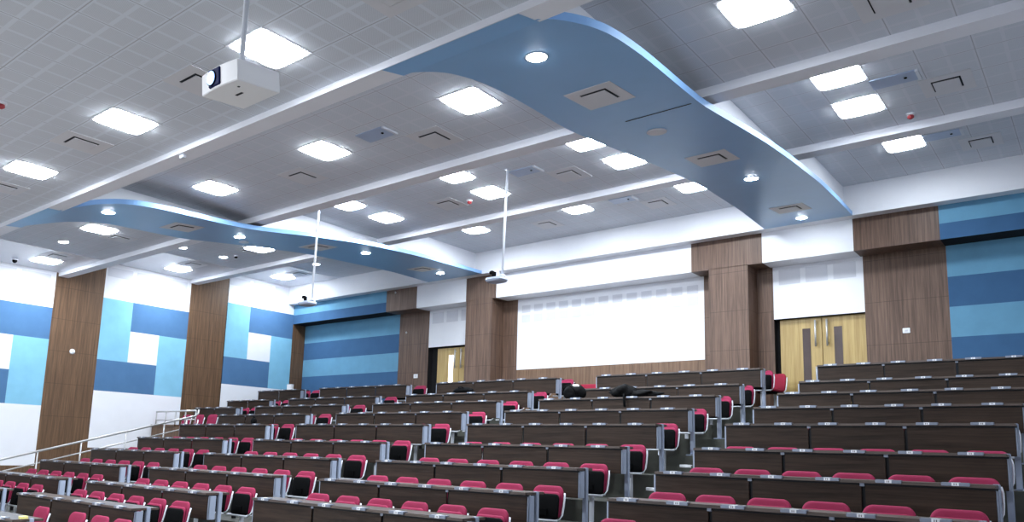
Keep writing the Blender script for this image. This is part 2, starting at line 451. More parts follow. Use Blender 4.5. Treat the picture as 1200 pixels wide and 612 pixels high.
# ================================================================ DOORS
def door(n, cx, lit):
    D = bpy.data.objects.new('door_%d' % n, None); COL.objects.link(D); D['kind'] = 'structure'
    zf = gz(1.095); D.location = (gx(cx), gy(16.58), zf)
    H = gz(3.06) - zf
    for s in (-1, 1):
        mb = MB(); a, b = (-.86, -.006) if s < 0 else (.006, .86)
        mb.box(a, b, -.02, .03, 0, H)
        lf = mb.build('door_leaf', M['oak'], D, bevel=.004)
        mb = MB(); c = s * .315; mb.box(c - .08, c + .08, -.026, -.018, .45, H - .22)
        mb.build('vision_panel', M['slitlit'] if (lit and s < 0) else M['slitdark'], lf)
        mb = MB(); x = s * .115
        mb.tube([(x, -.09, H - .62), (x, -.09, H - .06)], .02); mb.tube([(x, -.09, H - .55), (x, -.02, H - .55)], .012)
        mb.tube([(x, -.09, H - .12), (x, -.02, H - .12)], .012)
        mb.build('pull_bar', M['chrome'], lf)
        mb = MB(); mb.tube([(x, -.09, .62), (x, -.09, .95)], .02); mb.tube([(x, -.09, .9), (x, -.02, .9)], .012)
        mb.build('door_handle', M['chrome'], lf)
    return D
door(1, -14.61, True); door(2, -4.71, False)

# ================================================================ LIGHTS
def panel_proto():
    root = empty('ceiling_light', (0, 0, 0), 'x', 'ceiling light', 'square LED panels in the ceiling')
    mb = MB()
    for a, b, c, d in ((-.3, .3, -.3, -.27), (-.3, .3, .27, .3), (-.3, -.27, -.27, .27), (.27, .3, -.27, .27)): mb.box(a * 1.03, b * 1.03, c * 1.03, d * 1.03, -.006, 0)
    mb.build('frame', M['beam'], root)
    mb = MB(); n = 32; vs = []
    prof = ((.292, -.001), (.29, -.009), (.275, -.017), (.2, -.022), (.1, -.024))
    for (r_, z) in prof:
        for k in range(n):
            a = 2 * math.pi * k / n; e = .3
            vs.append((r_ * abs(math.cos(a)) ** e * math.copysign(1, math.cos(a)), r_ * abs(math.sin(a)) ** e * math.copysign(1, math.sin(a)), z))
    fs = [(i * n + k, i * n + (k + 1) % n, (i + 1) * n + (k + 1) % n, (i + 1) * n + k) for i in range(len(prof) - 1) for k in range(n)]
    fs.append(tuple((len(prof) - 1) * n + k for k in range(n)))
    mb.add(vs, fs, 0, True); mb.build('light_panel', M['panel'], root)
    return root
T = {0: 4.0, 1: 4.46, 2: 5.0, 3: 5.46}
bayname = {0: 'frontmost ceiling bay', 1: 'second ceiling bay from the front', 2: 'third ceiling bay from the front', 3: 'rear ceiling bay'}
colname = {-2.5: 'right of both blue soffits', -6.4: 'left of the right blue soffit', -9.15: 'midway between the soffits', -12.05: 'right of the left blue soffit', -16.5: 'left of the left blue soffit', -20.5: 'on the plain strip by the left wall'}
LG = [(0, -9.51, 4.24), (0, -12.4, 4.25), (0, -6.53, 4.24),
      (1, -9.12, 7.05), (1, -12.02, 7.05), (1, -6.25, 7.05), (1, -2.5, 7.1), (1, -16.4, 7.1), (1, -20.42, 7.64),
      (2, -9.17, 10.04), (2, -12.07, 10.04), (2, -12.04, 11.1), (2, -9.19, 11.1), (2, -6.42, 10.07), (2, -6.3, 11.12), (2, -20.55, 11.16), (2, -16.63, 11.13), (2, -2.52, 10.12), (2, -2.52, 11.18),
      (3, -12.01, 13.98), (3, -9.1, 13.99), (3, -6.42, 14.06), (3, -20.49, 14.63), (3, -2.49, 14.09)]
PX = panel_proto(); first = True; LPM = {}
for (b, x, y) in LG:
    o = PX if first else copy_tree(PX); first = False
    o.location = (gx(x), gy(y), gz(T[b]) - (.013 if x < -19.1 and b else 0))
    o.rotation_euler[2] = 0
    if x > -5 or x < -15:
        lp = [q for q in o.children if q.name.startswith('light_panel')][0]; key = 'panel_right' if x > -5 else 'panel_left'
        if key not in LPM: LPM[key] = lp.data.copy(); LPM[key].materials[0] = M[key]
        lp.data = LPM[key]
    c = min(colname, key=lambda q: abs(q - x))
    extra = ''
    if b == 2 and c not in (-20.5, -16.5): extra = ', nearer' if y < 10.6 else ', farther'
    tag(o, 'square LED panel, %s bay, %s%s' % (['front', 'second', 'third', 'rear'][b], colname[c], extra), 'ceiling light', 'square LED panels in the ceiling')
# added fill lamps, unseen, over the front of the hall behind the camera
for x in (-8, -12, -16, -19.5):
    for y in (-3.5, 0.3):
        ld = bpy.data.lights.new('hall_front_fill', 'AREA'); ld.size = 1.2; ld.energy = 85; ld.color = (.9, .95, 1)
        lo = bpy.data.objects.new('hall_front_fill', ld); COL.objects.link(lo); lo.location = (x, y, gz(3.96))

# downlights
def spot_proto():
    root = empty('downlight', (0, 0, 0), 'x', 'downlight')
    mb = MB(); mb.lathe([(.118, 0), (.12, -.004), (.102, -.005), (.1, -.002)], 24); mb.build('trim_ring', M['beam'], root)
    mb = MB(); mb.lathe([(.1, -.002), (.097, -.01), (.06, -.014)], 20); mb.build('lamp_disc', M['spot'], root)
    return root
SP = spot_proto(); first = True
SL = [((-4.36, 5.91), 's', 'round downlight on the right blue soffit, nearest the front beam'),
      ((-4.35, 11.79), 's', 'round downlight on the right blue soffit between two grey air diffusers'),
      ((-4.63, 15.2), 's', 'round downlight on the right blue soffit close to the back wall'),
      ((-13.41, 5.9), 's', 'round downlight on the left blue soffit, nearest the front beam'),
      ((-13.58, 8.6), 's', 'second round downlight from the front on the left blue soffit'),
      ((-13.13, 11.55), 's', 'third round downlight from the front on the left blue soffit'),
      ((-13.86, 14.83), 's', 'rearmost round downlight on the left blue soffit near the white fascia'),
      ((-18.15, 7.11), 4.46, 'round downlight in the second bay, left of the left blue soffit'),
      ((-18.23, 9.98), 5.0, 'nearer round downlight of two in the third bay by the left wall'),
      ((-18.2, 11.12), 5.0, 'farther round downlight of two in the third bay by the left wall'),
      ((-18.2, 14.15), 5.46, 'round downlight in the rear bay, left of the left blue soffit')]
for (x, y), z, lb in SL:
    o = SP if first else copy_tree(SP); first = False
    zz = soff_z(y) if z == 's' else z
    o.location = (gx(x), gy(y), gz(zz) - .001)
    if z == 's': o.rotation_euler[0] = math.atan(.0895)
    tag(o, lb, 'downlight', 'round downlights')

# ---- air diffusers
def diff_proto():
    root = empty('air_diffuser', (0, 0, 0), 'x', 'air diffuser')
    mb = MB()
    for a, b, c, d in ((-.3, .3, -.3, -.17), (-.3, .3, .17, .3), (-.3, -.17, -.17, .17), (.17, .3, -.17, .17)): mb.box(a, b, c, d, -.006, 0)
    mb.build('frame', M['diff'], root)
    mb = MB(); mb.box(-.17, .17, -.17, .17, -.003, 0); mb.build('slot', M['slot'], root)
    mb = MB(); mb.box(-.152, .152, -.152, .152, -.022, -.015); mb.build('centre_plate', M['diff'], root, bevel=.004)
    return root
DP = diff_proto(); first = True
DL = [((-10.68, 4.22), 4.0, 'square air diffuser flush in the frontmost bay, left of the big white projector'),
      ((-7.78, 4.23), 4.0, 'square air diffuser in the frontmost bay, partly behind the big white projector'),
      ((-4.79, 4.26), 4.0, 'square air diffuser in the frontmost bay, right of the white projector at the top edge'),
      ((-13.6, 4.3), 4.0, 'square air diffuser in the frontmost bay at the far left edge'),
      ((-7.42, 7.64), 4.46, 'square air diffuser in the second bay between the soffits, the right one'),
      ((-10.28, 7.55), 4.46, 'square air diffuser in the second bay between the soffits, the left one'),
      ((-1.37, 7.73), 4.46, 'square air diffuser in the second bay at the top right edge'),
      ((-10.32, 11.15), 5.0, 'square air diffuser in the third bay between the soffits, the left one'),
      ((-7.42, 11.12), 5.0, 'square air diffuser in the third bay between the soffits, the right one'),
      ((-1.36, 11.13), 5.0, 'square air diffuser in the third bay right of the right blue soffit'),
      ((-10.29, 14.58), 5.46, 'square air diffuser in the rear bay between the soffits, the left one'),
      ((-7.45, 14.62), 5.46, 'square air diffuser in the rear bay between the soffits, the right one'),
      ((-1.38, 14.7), 5.46, 'square air diffuser in the rear bay right of the right blue soffit'),
      ((-4.41, 7.22), 's', 'grey-white air diffuser on the right blue soffit, nearest the front'),
      ((-4.39, 10.35), 's', 'grey-white air diffuser in the middle of the right blue soffit'),
      ((-4.54, 14.26), 's', 'grey-white air diffuser on the right blue soffit near the back wall'),
      ((-13.59, 7.37), 's', 'grey-white air diffuser on the left blue soffit, nearest the front'),
      ((-13.33, 10.37), 's', 'grey-white air diffuser in the middle of the left blue soffit'),
      ((-13.73, 14.02), 's', 'grey-white air diffuser on the left blue soffit near the back wall'),
      ((-19.62, 7.58), 4.448, 'air diffuser on the plain ceiling strip above the leftmost brown column'),
      ((-19.62, 11.08), 4.988, 'air diffuser on the plain ceiling strip above the second brown column'),
      ((-19.62, 14.63), 5.448, 'air diffuser on the plain ceiling strip in the far left corner'),
      ((-17.02, 11.15), 5.0, 'air diffuser in the third bay just left of the left blue soffit'),
      ((-16.72, 7.67), 4.46, 'air diffuser in the second bay just left of the left blue soffit')]
for (x, y), z, lb in DL:
    o = DP if first else copy_tree(DP); first = False
    zz = soff_z(y) if z == 's' else z
    o.location = (gx(x), gy(y), gz(zz) - .001)
    if z == 's': o.rotation_euler[0] = math.atan(.0895)
    tag(o, lb, 'air diffuser', 'square air diffusers')
# ---- blue-grey access panels beside the lights
def acc_proto():
    root = empty('access_panel', (0, 0, 0), 'x', 'access panel')
    mb = MB(); mb.box(-.27, .27, -.15, .15, -.012, 0); mb.build('panel_plate', M['grille'], root, bevel=.003)
    mb = MB(); mb.box(.27, .31, -.15, .15, -.03, 0); mb.build('edge_strip', M['frame'], root, bevel=.004)
    mb = MB(); mb.lathe([(.02, -.012), (.02, -.022)], 12, (.14, 0, 0)); mb.build('sensor_knob', M['black'], root)
    return root
AP = acc_proto(); first = True
for (x, y), z, lb in [((-8.03, 7.07), 4.46, 'blue-grey panel with a dark knob in the second bay between the soffits'),
      ((-7.98, 10.56), 5.0, 'blue-grey panel with a dark knob in the third bay between the soffits'),
      ((-7.98, 14.02), 5.46, 'blue-grey panel in the rear bay between the soffits'),
      ((-1.93, 10.62), 5.0, 'blue-grey panel in the third bay right of the right blue soffit'),
      ((-1.89, 14.05), 5.46, 'blue-grey panel in the rear bay right of the right blue soffit'),
      ((-1.9, 7.05), 4.46, 'blue-grey panel in the second bay beside the top right light')]:
    o = AP if first else copy_tree(AP); first = False
    o.location = (gx(x), gy(y), gz(z) - .001)
    tag(o, lb, 'access panel', 'blue-grey ceiling panels')

# ---- small ceiling devices
def detector(x, y, z, red, lb, nm='smoke_detector'):
    root = empty(nm, (gx(x), gy(y), gz(z)), lb, 'detector')
    mb = MB(); mb.lathe([(.06, 0), (.06, -.02), (.045, -.03)], 20); mb.build('base', M['beam'], root)
    mb = MB(); mb.lathe([(.04, -.03), (.045, -.06), (.02, -.08)], 20); mb.build('sensor_head', M['detred'] if red else M['diff'], root)
    return root
detector(-10.21, 3.07, 4.0, True, 'red-tipped detector on the frontmost ceiling bay at the left edge')
detector(-9.82, 11.22, 5.0, True, 'red-tipped detector in the third bay between the soffits')
detector(-1.96, 11.83, 5.0, True, 'red-tipped detector in the third bay near the right beam')
o = detector(-17.74, 11.2, 5.0, False, 'small dark detector left of the left blue soffit'); o.children[1].data = o.children[1].data.copy(); o.children[1].data.materials[0] = M['black']
o = empty('ceiling_camera', (gx(-20.91), gy(7.11), gz(4.448)), 'small dark dome camera under the plain ceiling at the far left', 'camera')
mb = MB(); mb.lathe([(.07, 0), (.07, -.03), (.06, -.035)], 20); mb.build('base', M['beam'], o)
mb = MB(); mb.lathe([(.058, -.035), (.05, -.08), (.025, -.105), (.005, -.11)], 20); mb.build('dome', M['black'], o)
mb = MB(); mb.lathe([(.13, 0), (.13, -.012), (.11, -.018)], 28)
o = mb.build('ceiling_speaker', M['diff']); o.location = (gx(-4.47), gy(8.75), gz(soff_z(8.75)) - .001); o.rotation_euler[0] = math.atan(.0895)
tag(o, 'flat round grey disc on the right blue soffit between the two front diffusers', 'ceiling speaker')
mb = MB(); mb.lathe([(.1, 0), (.1, -.012), (.085, -.018)], 28)
o = mb.build('ceiling_speaker', M['frame']); o.location = (gx(-13.95), gy(8.95), gz(soff_z(8.95)) - .001); o.rotation_euler[0] = math.atan(.0895)
tag(o, 'flat round pale disc on the left blue soffit beside its second downlight', 'ceiling speaker')
mb = MB(); mb.box(-.05, .05, -.03, .03, -.05, 0)
o = mb.build('motion_sensor', M['frame'], bevel=.008); o.location = (gx(-9.74), gy(5.16), gz(3.92)); tag(o, 'small white sensor box under the long front beam', 'sensor')

# ================================================================ PROJECTORS
def big_projector():
    X, Y, Z = gx(-5.04), gy(3.03), gz(2.705)
    root = empty('projector', (X, Y, Z), 'large white projector with a glowing blue lens hanging from the front ceiling bay', 'projector')
    tilt = Matrix.Rotation(math.radians(6), 4, 'X')
    def T_(o):
        o.matrix_local = Matrix.Translation((0, 0, 0)) @ tilt; return o
    mb = MB()
    # body with gently bowed front
    n = 8; w = .235; d0, d1 = -.17, .19
    pts = [(-w + 2 * w * i / n, d0 - .02 * math.sin(math.pi * i / n)) for i in range(n + 1)] + [(w, d1), (-w, d1)]
    vs = [(x, y, -.07) for x, y in pts] + [(x, y, .09) for x, y in pts]; m_ = len(pts)
    mb.add(vs, [tuple(range(m_))[::-1], tuple(range(m_, 2 * m_))] + [(i, (i + 1) % m_, (i + 1) % m_ + m_, i + m_) for i in range(m_)])
    body = T_(mb.build('body', M['projwhite'], root, bevel=.005))
    mb = MB(); mb.box(-.1, .045, d0 - .03, d0 + .02, -.055, .08); T_(mb.build('lens_bay', M['glass'], root, bevel=.006))
    mb = MB()
    prof = [(.06, 0), (.06, .014), (.054, .018)]
    mb.lathe(prof, 24); lb = mb.build('lens_barrel', M['black'], root)
    LM_ = tilt @ Matrix.Translation((-.055, d0 - .02, .012)) @ Matrix.Rotation(math.radians(90), 4, 'X')
    lb.matrix_local = LM_
    mb = MB(); mb.lathe([(.052, .0185), (.03, .026), (.01, .029)], 24); g = mb.build('lens_glass', M['lens'], root)
    g.matrix_local = LM_.copy()
    mb = MB(); mb.box(-.03, .05, -.02, 0, -.073, -.069); mb.box(.12, .135, -.1, -.085, -.074, -.069); T_(mb.build('label_recess', M['slot'], root))
    mb = MB(); mb.box(-.08, .08, -.06, .06, .09, .115); mb.lathe([(.045, .115), (.045, .16)], 16); mb.build('mount_bracket', M['frame'], root)
    mb = MB(); mb.tube([(0, 0, .15), (0, 0, gz(4.0) - Z)], .021, 12)
    mb.lathe([(.06, gz(4.0) - Z - .012), (.06, gz(4.0) - Z)], 20); mb.build('mount_pole', M['frame'], root)
big_projector()

def small_projector(x, y, zb, ztop, lb, dx=0.):
    Z = gz(zb); root = empty('projector', (gx(x), gy(y), Z), lb, 'projector', 'small pole mounted projectors')
    mb = MB(); mb.tube([(0, 0, .06), (dx, 0, gz(ztop) - Z)], .022, 10); mb.lathe([(.055, -.015), (.055, 0)], 16, (dx, 0, gz(ztop) - Z)); mb.build('mount_pole', M['frame'], root)
    mb = MB()
    n = 20; vs = []
    for zz, s in ((-.05, .85), (-.02, 1), (.015, .95)):
        for k in range(n):
            a = 2 * math.pi * k / n
            ex = abs(math.cos(a)) ** .6 * math.copysign(1, math.cos(a)) * .19 * s; ey = abs(math.sin(a)) ** .6 * math.copysign(1, math.sin(a)) * .15 * s
            vs.append((ex - .09, ey - .04, zz))
    fs = [(i * n + k, i * n + (k + 1) % n, (i + 1) * n + (k + 1) % n, (i + 1) * n + k) for i in range(2) for k in range(n)] + [tuple(range(n))[::-1], tuple(range(2 * n, 3 * n))]
    mb.add(vs, fs); mb.build('body', M['steel'], root)
    mb = MB(); mb.box(-.16, -.1, -.09, -.02, .01, .13); mb.lathe([(.045, .1), (.05, .14), (.03, .16)], 14, (-.19, -.05, 0)); mb.build('mirror_head', M['black'], root, bevel=.006)
    mb = MB(); mb.box(-.09, -.045, -.06, .0, .01, .14); mb.box(-.06, .03, -.02, .02, .05, .09); mb.build('swivel_arm', M['frame'], root, bevel=.006)
    mb = MB(); mb.tube([(0, 0, .09), (.05, .0, .07), (.09, 0, .02), (.08, 0, -.02), (.02, 0, -.03)], .01, 6); mb.build('cable_loop', M['frame'], root)
small_projector(-8.24, 10.32, 3.04, 5.0, 'small grey projector on a long white pole in front of the white back wall panel', .06)
small_projector(-12.47, 9.62, 2.93, 5.0, 'small grey projector on a long white pole near the far left corner', .03)

# ================================================================ WALL DEVICES
def plate(x, y, z, w, h, lb, nm='wall_switch', axis='y', mat='sticker', cat='switch'):
    root = empty(nm, (gx(x), gy(y), gz(z)), lb, cat)
    if axis == 'x': root.rotation_euler[2] = math.radians(90)
    mb = MB(); mb.box(-w / 2, w / 2, -.02, 0, -h / 2, h / 2); mb.build('cover_plate', M[mat], root, bevel=.005)
    mb = MB(); mb.box(-w * .22, w * .22, -.026, -.018, -h * .18, h * .18); mb.build('rocker', M['diff'], root, bevel=.003)
    return root
plate(-16.18, 16.45, 2.28, .17, .12, 'white rectangular switch plate on the brown panel left of the left door')
plate(-3.07, 16.45, 2.64, .13, .1, 'white thermostat on the brown panel right of the right door', 'thermostat', cat='thermostat')
def dot(x, y, z, r, lb, rot):
    root = empty('wall_sensor', (gx(x), gy(y), gz(z)), lb, 'sensor'); root.rotation_euler = rot
    mb = MB(); mb.lathe([(r, 0), (r, .012), (r * .7, .025)], 16); mb.build('housing', M['sticker'], root)
    mb = MB(); mb.lathe([(r * .4, .024), (r * .2, .032)], 12); mb.build('lens', M['diff'], root)
dot(XL + .001, 8.98, 2.42, .07, 'round white sensor on the leftmost brown column', (0, math.radians(90), 0))
dot(-16.65, 16.449, 3.62, .03, 'tiny white dot high on the lower brown panel left of the left door', (math.radians(90), 0, 0))
dot(-16.67, 15.939, 4.76, .03, 'tiny white dot on the upper brown panel left of the left door', (math.radians(90), 0, 0))

# ================================================================ DESKS
def desk_proto(w, n, nm_len):
    root = empty('bench_desk', (0, 0, 0), 'x', 'desk')
    # local origin: left front corner on the floor
    top = .75
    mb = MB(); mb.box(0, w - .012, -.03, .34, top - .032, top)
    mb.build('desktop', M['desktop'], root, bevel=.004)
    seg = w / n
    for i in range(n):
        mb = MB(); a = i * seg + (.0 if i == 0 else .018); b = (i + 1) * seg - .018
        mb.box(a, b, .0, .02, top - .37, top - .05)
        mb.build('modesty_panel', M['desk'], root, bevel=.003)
    mb = MB(); mb.box(0, w, .0, .03, top - .05, top - .032); mb.build('shade_strip', M['darksteel_shade'], root)  # dark strip put in for the shade under the desktop edge
    for i in range(1, n):
        mb = MB(); x = i * seg
        mb.box(x - .017, x + .017, .022, .06, top - .37, top - .04); mb.box(x - .025, x + .025, .15, .2, 0, top - .034)
        mb.build('leg', M['darksteel_shade'], root)
        mb = MB(); mb.box(x - .03, x + .012, -.004, .02, top - .062, top - .03); mb.build('corner_bracket', M['plate'], root)
    for s, x in ((-1, .035), (1, w - .03)):
        mb = MB(); mb.box(x - .03, x + .03, .17, .225, 0, top - (.004 if s < 0 else -.006)); mb.box(x - .04, x + .04, .02, .34, 0, .02)
        mb.build('leg', M['steel'], root, bevel=.006)
        mb = MB(); e = x + s * .028
        mb.box(e - .004, e + .004, .01, .12, top - .37, top - .04); mb.box(e - .03, e + .004, .01, .03, top - .37, top - .04)
        mb.build('end_plate', M['steel'], root)
    ns = n * 2
    for i in range(ns):
        x = (i + .42) * w / ns
        mb = MB(); mb.box(x - .115, x + .115, -.045, .03, top - .022, top + .01)
        pb = mb.build('socket_box', M['plate'], root, bevel=.004)
        mb = MB(); mb.quad((x - .03, -.0465, top - .02), (x + .03, -.0465, top - .02), (x + .03, -.0465, top + .008), (x - .03, -.0465, top + .008))
        mb.box(x - .035, x + .035, -.03, .015, top + .0101, top + .0115)
        mb.box(x - .012, x - .006, -.0475, -.047, top - .014, top + .003, 1); mb.box(x + .004, x + .01, -.0475, -.047, top - .014, top + .003, 1)
        mb.build('seat_label', [M['sticker'], M['ink']], pb, fixn=False)
    return root

SECT = [('A', -4.30, -.69, 'rightmost block', range(0, 9), 3), ('B', -9.03, -5.36, 'second block from the right', range(0, 9), 3),
        ('C', -13.78, -10.09, 'middle block', range(0, 11), 3), ('D', -18.45, -14.86, 'second block from the left', range(0, 10), 3),
        ('E', -21.56, -19.36, 'short far left corner block', range(0, 3), 2)]

# ================================================================ CHAIRS
def rounded(w, h, r, n=5):
    """outline (x,z) of a rounded rectangle from z=0 to h"""
    pts = []
    for cx, cz, a0 in ((w / 2 - r, r * .6, -90), (w / 2 - r, h - r, 0), (-w / 2 + r, h - r, 90), (-w / 2 + r, r * .6, 180)):
        for i in range(n + 1):
            a = math.radians(a0 + 90 * i / n)
            rz = r * .6 if a0 in (-90, 180) else r
            pts.append((cx + r * math.cos(a), cz + rz * math.sin(a)))
    return pts
def pad(mb, w, h, r, th, bow, lean, origin, crown=0., taper=1.0):
    """cushion: rounded outline, curved across (bow) and leaning back; built as a soft lens"""
    out = rounded(w, h, r); cx, cz = 0, h / 2
    rings = []
    for s, y in ((.0, -th * .5), (.55, -th * .5), (.86, -th * .46), (.97, -th * .3), (1, 0), (.97, th * .3), (.86, th * .46), (.0, th * .5)):
        ring = []
        for (x, z) in out:
            X = cx + (x - cx) * s; Z = cz + (z - cz) * s
            X *= 1 + (taper - 1) * (1 - Z / h)
            Y = y - bow * (X / (w / 2)) ** 2 + lean * Z / h
            ring.append((origin[0] + X, origin[1] + Y, origin[2] + Z + crown * (1 - (X / (w / 2)) ** 2) * Z / h))
        rings.append(ring)
    n = len(out); vs = [v for rg in rings for v in rg]
    fs = [(i * n + k, i * n + (k + 1) % n, (i + 1) * n + (k + 1) % n, (i + 1) * n + k) for i in range(len(rings) - 1) for k in range(n)]
    mb.add(vs, fs, 0, True)

def chair_proto(folded=True, red=False, parts=True):
    root = empty('tip_up_chair', (0, 0, 0), 'x', 'chair')
    fab = M['red'] if red else M['pink']
    mb = MB(); pad(mb, .46, .375, .085, .045, .03, .06, (0, .03, .42), .016, .96)
    mb.build('backrest', fab, root, fixn=False)
    if folded:
        mb = MB(); pad(mb, .43, .32, .06, .04, .012, .03, (0, -.012, .415), .0); mb.build('seat_cushion', fab, root, fixn=False)
        mb = MB(); pad(mb, .435, .305, .06, .03, .006, .03, (-.002, -.042, .405), .0)
        mb.box(-.08, .06, -.064, -.05, .45, .53); mb.build('seat_shell', M['black'], root, fixn=False)
    else:
        mb = MB(); pad(mb, .44, .40, .06, .06, 0, 0, (0, 0, 0)); mb.v = [(x, -.40 + z * .98 + .02, .43 + y) for x, y, z in mb.v]
        mb.build('seat_cushion', fab, root, fixn=False)
        mb = MB(); pad(mb, .42, .39, .06, .035, 0, 0, (0, 0, 0)); mb.v = [(x, -.40 + z * .98 + .02, .39 + y) for x, y, z in mb.v]
        mb.build('seat_shell', M['black'], root, fixn=False)
    for s in (-1, 1):
        mb = MB(); mb.tube([(s * .225, .08, .72), (s * .24, .055, .66), (s * .242, .035, .56), (s * .236, .01, .46), (s * .22, -.02, .405), (s * .16, -.03, .395)], .012, 8)
        mb.build('side_tube', M['frame'], root)
    mb = MB(); mb.tube([(-.3, -.045, .392), (.2, -.045, .392)], .016, 8); mb.build('crossbar', M['frame'], root)
    mb = MB(); mb.box(-.025, .025, -.02, .035, .0, .39); mb.box(-.06, .06, -.1, .12, 0, .014); mb.build('leg', M['frame'], root, bevel=.004)
    return root

chairF = chair_proto(); usedF = [False]
chairO = chair_proto(False, False); usedO = [False]
chairR = chair_proto(False, True); usedR = [False]
def put(pr, used, loc, rz, label, group):
    o = pr if not used[0] else copy_tree(pr); used[0] = True
    o.location = loc; o.rotation_euler[2] = rz; tag(o, label, 'chair', group); return o

# which chairs behind each desk the photograph shows (index from the right end)
chair_i = 0
for nm, x0, x1, bl, rows, n in SECT:
    X0, X1 = gx(x0), gx(x1); W = X1 - X0
    if nm == 'A': W = gx(-.79) - X0
    pr = desk_proto(W, n, nm); first = True
    for k in rows:
        o = pr if first else copy_tree(pr); first = False
        o.location = (X0, gy(YK[k]), gz(ZK[k]) - .75)
        if k == 10: o.location[0] = gx(-10.98) - W
        side = ', with white socket boxes' if False else ''
        tag(o, 'dark walnut bench desk on grey steel legs, %s, %s' % (bl, rowname(k)), 'desk', 'bench desks of the %s' % bl)
        ns = n * 2
        for i in range(ns):           # i from the right end
            if k < 4 and i > (1 if nm != 'A' else -1): continue
            if k == 4 and nm == 'A' and False: continue
            if k == 10 and i > 3: continue
            if nm == 'A' and k < 4: continue
            x = X0 + W - W * (i + .5) / ns + (.0 if nm == 'A' else .03)
            y = gy(YK[k] + .75)
            if k == 10: x, y = gx((-9.85, -10.43, -11.07, -12.2)[i]), gy(4.83)
            dev = random.uniform(-.008, .008)
            g = 'pink tip-up chairs behind the bench desks'
            pos = 'at the right end' if i == 0 else ('at the left end' if i == ns - 1 else '%s from the right end' % ordn[i])
            if k == 10:
                put(chairO, usedO, (x, y, gz(ZK[k]) - .75), 0, 'pink chair in the lowest visible row at the bottom left, %s' % ('first from the right', 'second from the right', 'third from the right', 'leftmost, by the yellow notes')[i], 'pink chairs of the lowest visible row')
                continue
            put(chairF, usedF, (x + dev, y, gz(ZK[k]) - .75 - (.012 if k < 6 else 0)), random.uniform(-.02, .02),
                'pink tip-up chair %s, %s, %s' % (pos, rowname(k), bl), g)

# open chairs on the far left platform
for i, x in enumerate((-20.95, -20.27, -19.6)):
    put(chairO, usedO, (gx(x), gy(12.0), gz(FL[3])), 0, 'pink chair with its seat down behind the far left railing, %s of three' % ('leftmost', 'middle one', 'rightmost')[i], 'open pink chairs behind the far left railing')
# loose red chairs by the back wall
put(chairR, usedR, (gx(-5.55), gy(16.05), gz(FL[0]) - .02), math.radians(-12), 'red chair with its seat down by the right door, beside the top row', 'loose red chairs at the back wall')
lc = put(chairR, usedR, (gx(-9.78), gy(15.6), gz(FL[0]) - .02), math.radians(8), 'low red chair by the wall under the big white panel', 'loose red chairs at the back wall')
lc.scale = (1.15, 1, .86)

# ================================================================ BAGS AND SMALL THINGS
def blob(parts, seed, n=28, m=18, amp=.12):
    """one closed cloth-like lump: union radius field of ellipsoids around a centre"""
    rnd = random.Random(seed); ph = [rnd.uniform(0, 6.28) for _ in range(8)]
    c, r = parts
    mb = MB(); vs = []
    for j in range(m + 1):
        th = math.pi * j / m
        for k in range(n):
            a = 2 * math.pi * k / n
            w = 1 + amp * math.sin(3 * a + ph[0]) * math.sin(2 * th + ph[1]) + amp * .7 * math.sin(5 * a + ph[2] + 3 * th) + amp * .5 * math.sin(9 * a + ph[3]) * math.sin(7 * th + ph[4])
            x, y, z = math.sin(th) * math.cos(a) * w, math.sin(th) * math.sin(a) * w, math.cos(th) * (1 + amp * math.sin(2 * a + ph[5]))
            z = max(z, -.62)
            vs.append((c[0] + r[0] * x, c[1] + r[1] * y, c[2] + r[2] * (z + .62)))
    fs = [(j * n + k, j * n + (k + 1) % n, (j + 1) * n + (k + 1) % n, (j + 1) * n + k) for j in range(m) for k in range(n)]
    mb.add(vs, fs, 0, True); return mb
dz = lambda k: gz(ZK[k]) + .012
R0 = empty('backpack', (gx(-8.3), gy(12.68), dz(2)), 'rounded black backpack with a white patch on a desk of the second block from right', 'bag')
blob(((0, .08, 0), (.24, .16, .17)), 3, amp=.06).build('bag_body', M['bag'], R0)
blob(((.04, .05, .2), (.09, .07, .045)), 5, amp=.1).build('white_patch', M['sticker'], R0)
mb = MB(); mb.tube([(-.2, -.05, .12), (-.12, -.1, .22), (0, -.12, .24), (.1, -.1, .16), (.14, -.06, .03)], .014, 6); mb.build('strap', M['bag'], R0)
mb = MB(); mb.tube([(-.05, .08, .25), (0, .08, .3), (.06, .08, .25)], .012, 6); mb.build('carry_handle', M['black'], R0)
R0 = empty('jacket', (gx(-6.98), gy(12.62), dz(2)), 'crumpled black jacket draped over a desk of the second block from right', 'jacket')
blob(((-.2, .08, 0), (.27, .17, .14)), 11, amp=.14).build('jacket_body', M['bag'], R0)
blob(((.2, .06, 0), (.34, .12, .07)), 21, amp=.2).build('sleeve', M['bag'], R0)
mb = MB(); mb.tube([(-.14, -.02, .05), (-.13, -.07, .03), (-.12, -.075, -.08), (-.11, -.07, -.2)], .022, 6); mb.build('hanging_strap', M['bag'], R0)
R0 = empty('laptop_bag', (gx(-12.05), gy(13.76), dz(1)), 'flat dark bag lying on a second row desk of the middle block', 'bag')
blob(((0, .06, 0), (.3, .13, .085)), 31, amp=.05).build('bag_body', M['bag'], R0)
mb = MB(); mb.tube([(-.08, -.02, .1), (-.05, -.06, .13), (.05, -.06, .13), (.08, -.02, .1)], .012, 6); mb.build('carry_handle', M['black'], R0)
R0 = empty('pouch', (gx(-15.5), gy(10.55), dz(4)), 'small black pouch standing on a fifth row desk, second block from left', 'bag')
blob(((0, .03, 0), (.09, .06, .09)), 41, amp=.08).build('pouch_body', M['bag'], R0)
mb = MB(); mb.tube([(-.03, .03, .13), (0, .03, .18), (.03, .03, .13)], .01, 6); mb.build('wrist_loop', M['black'], R0)
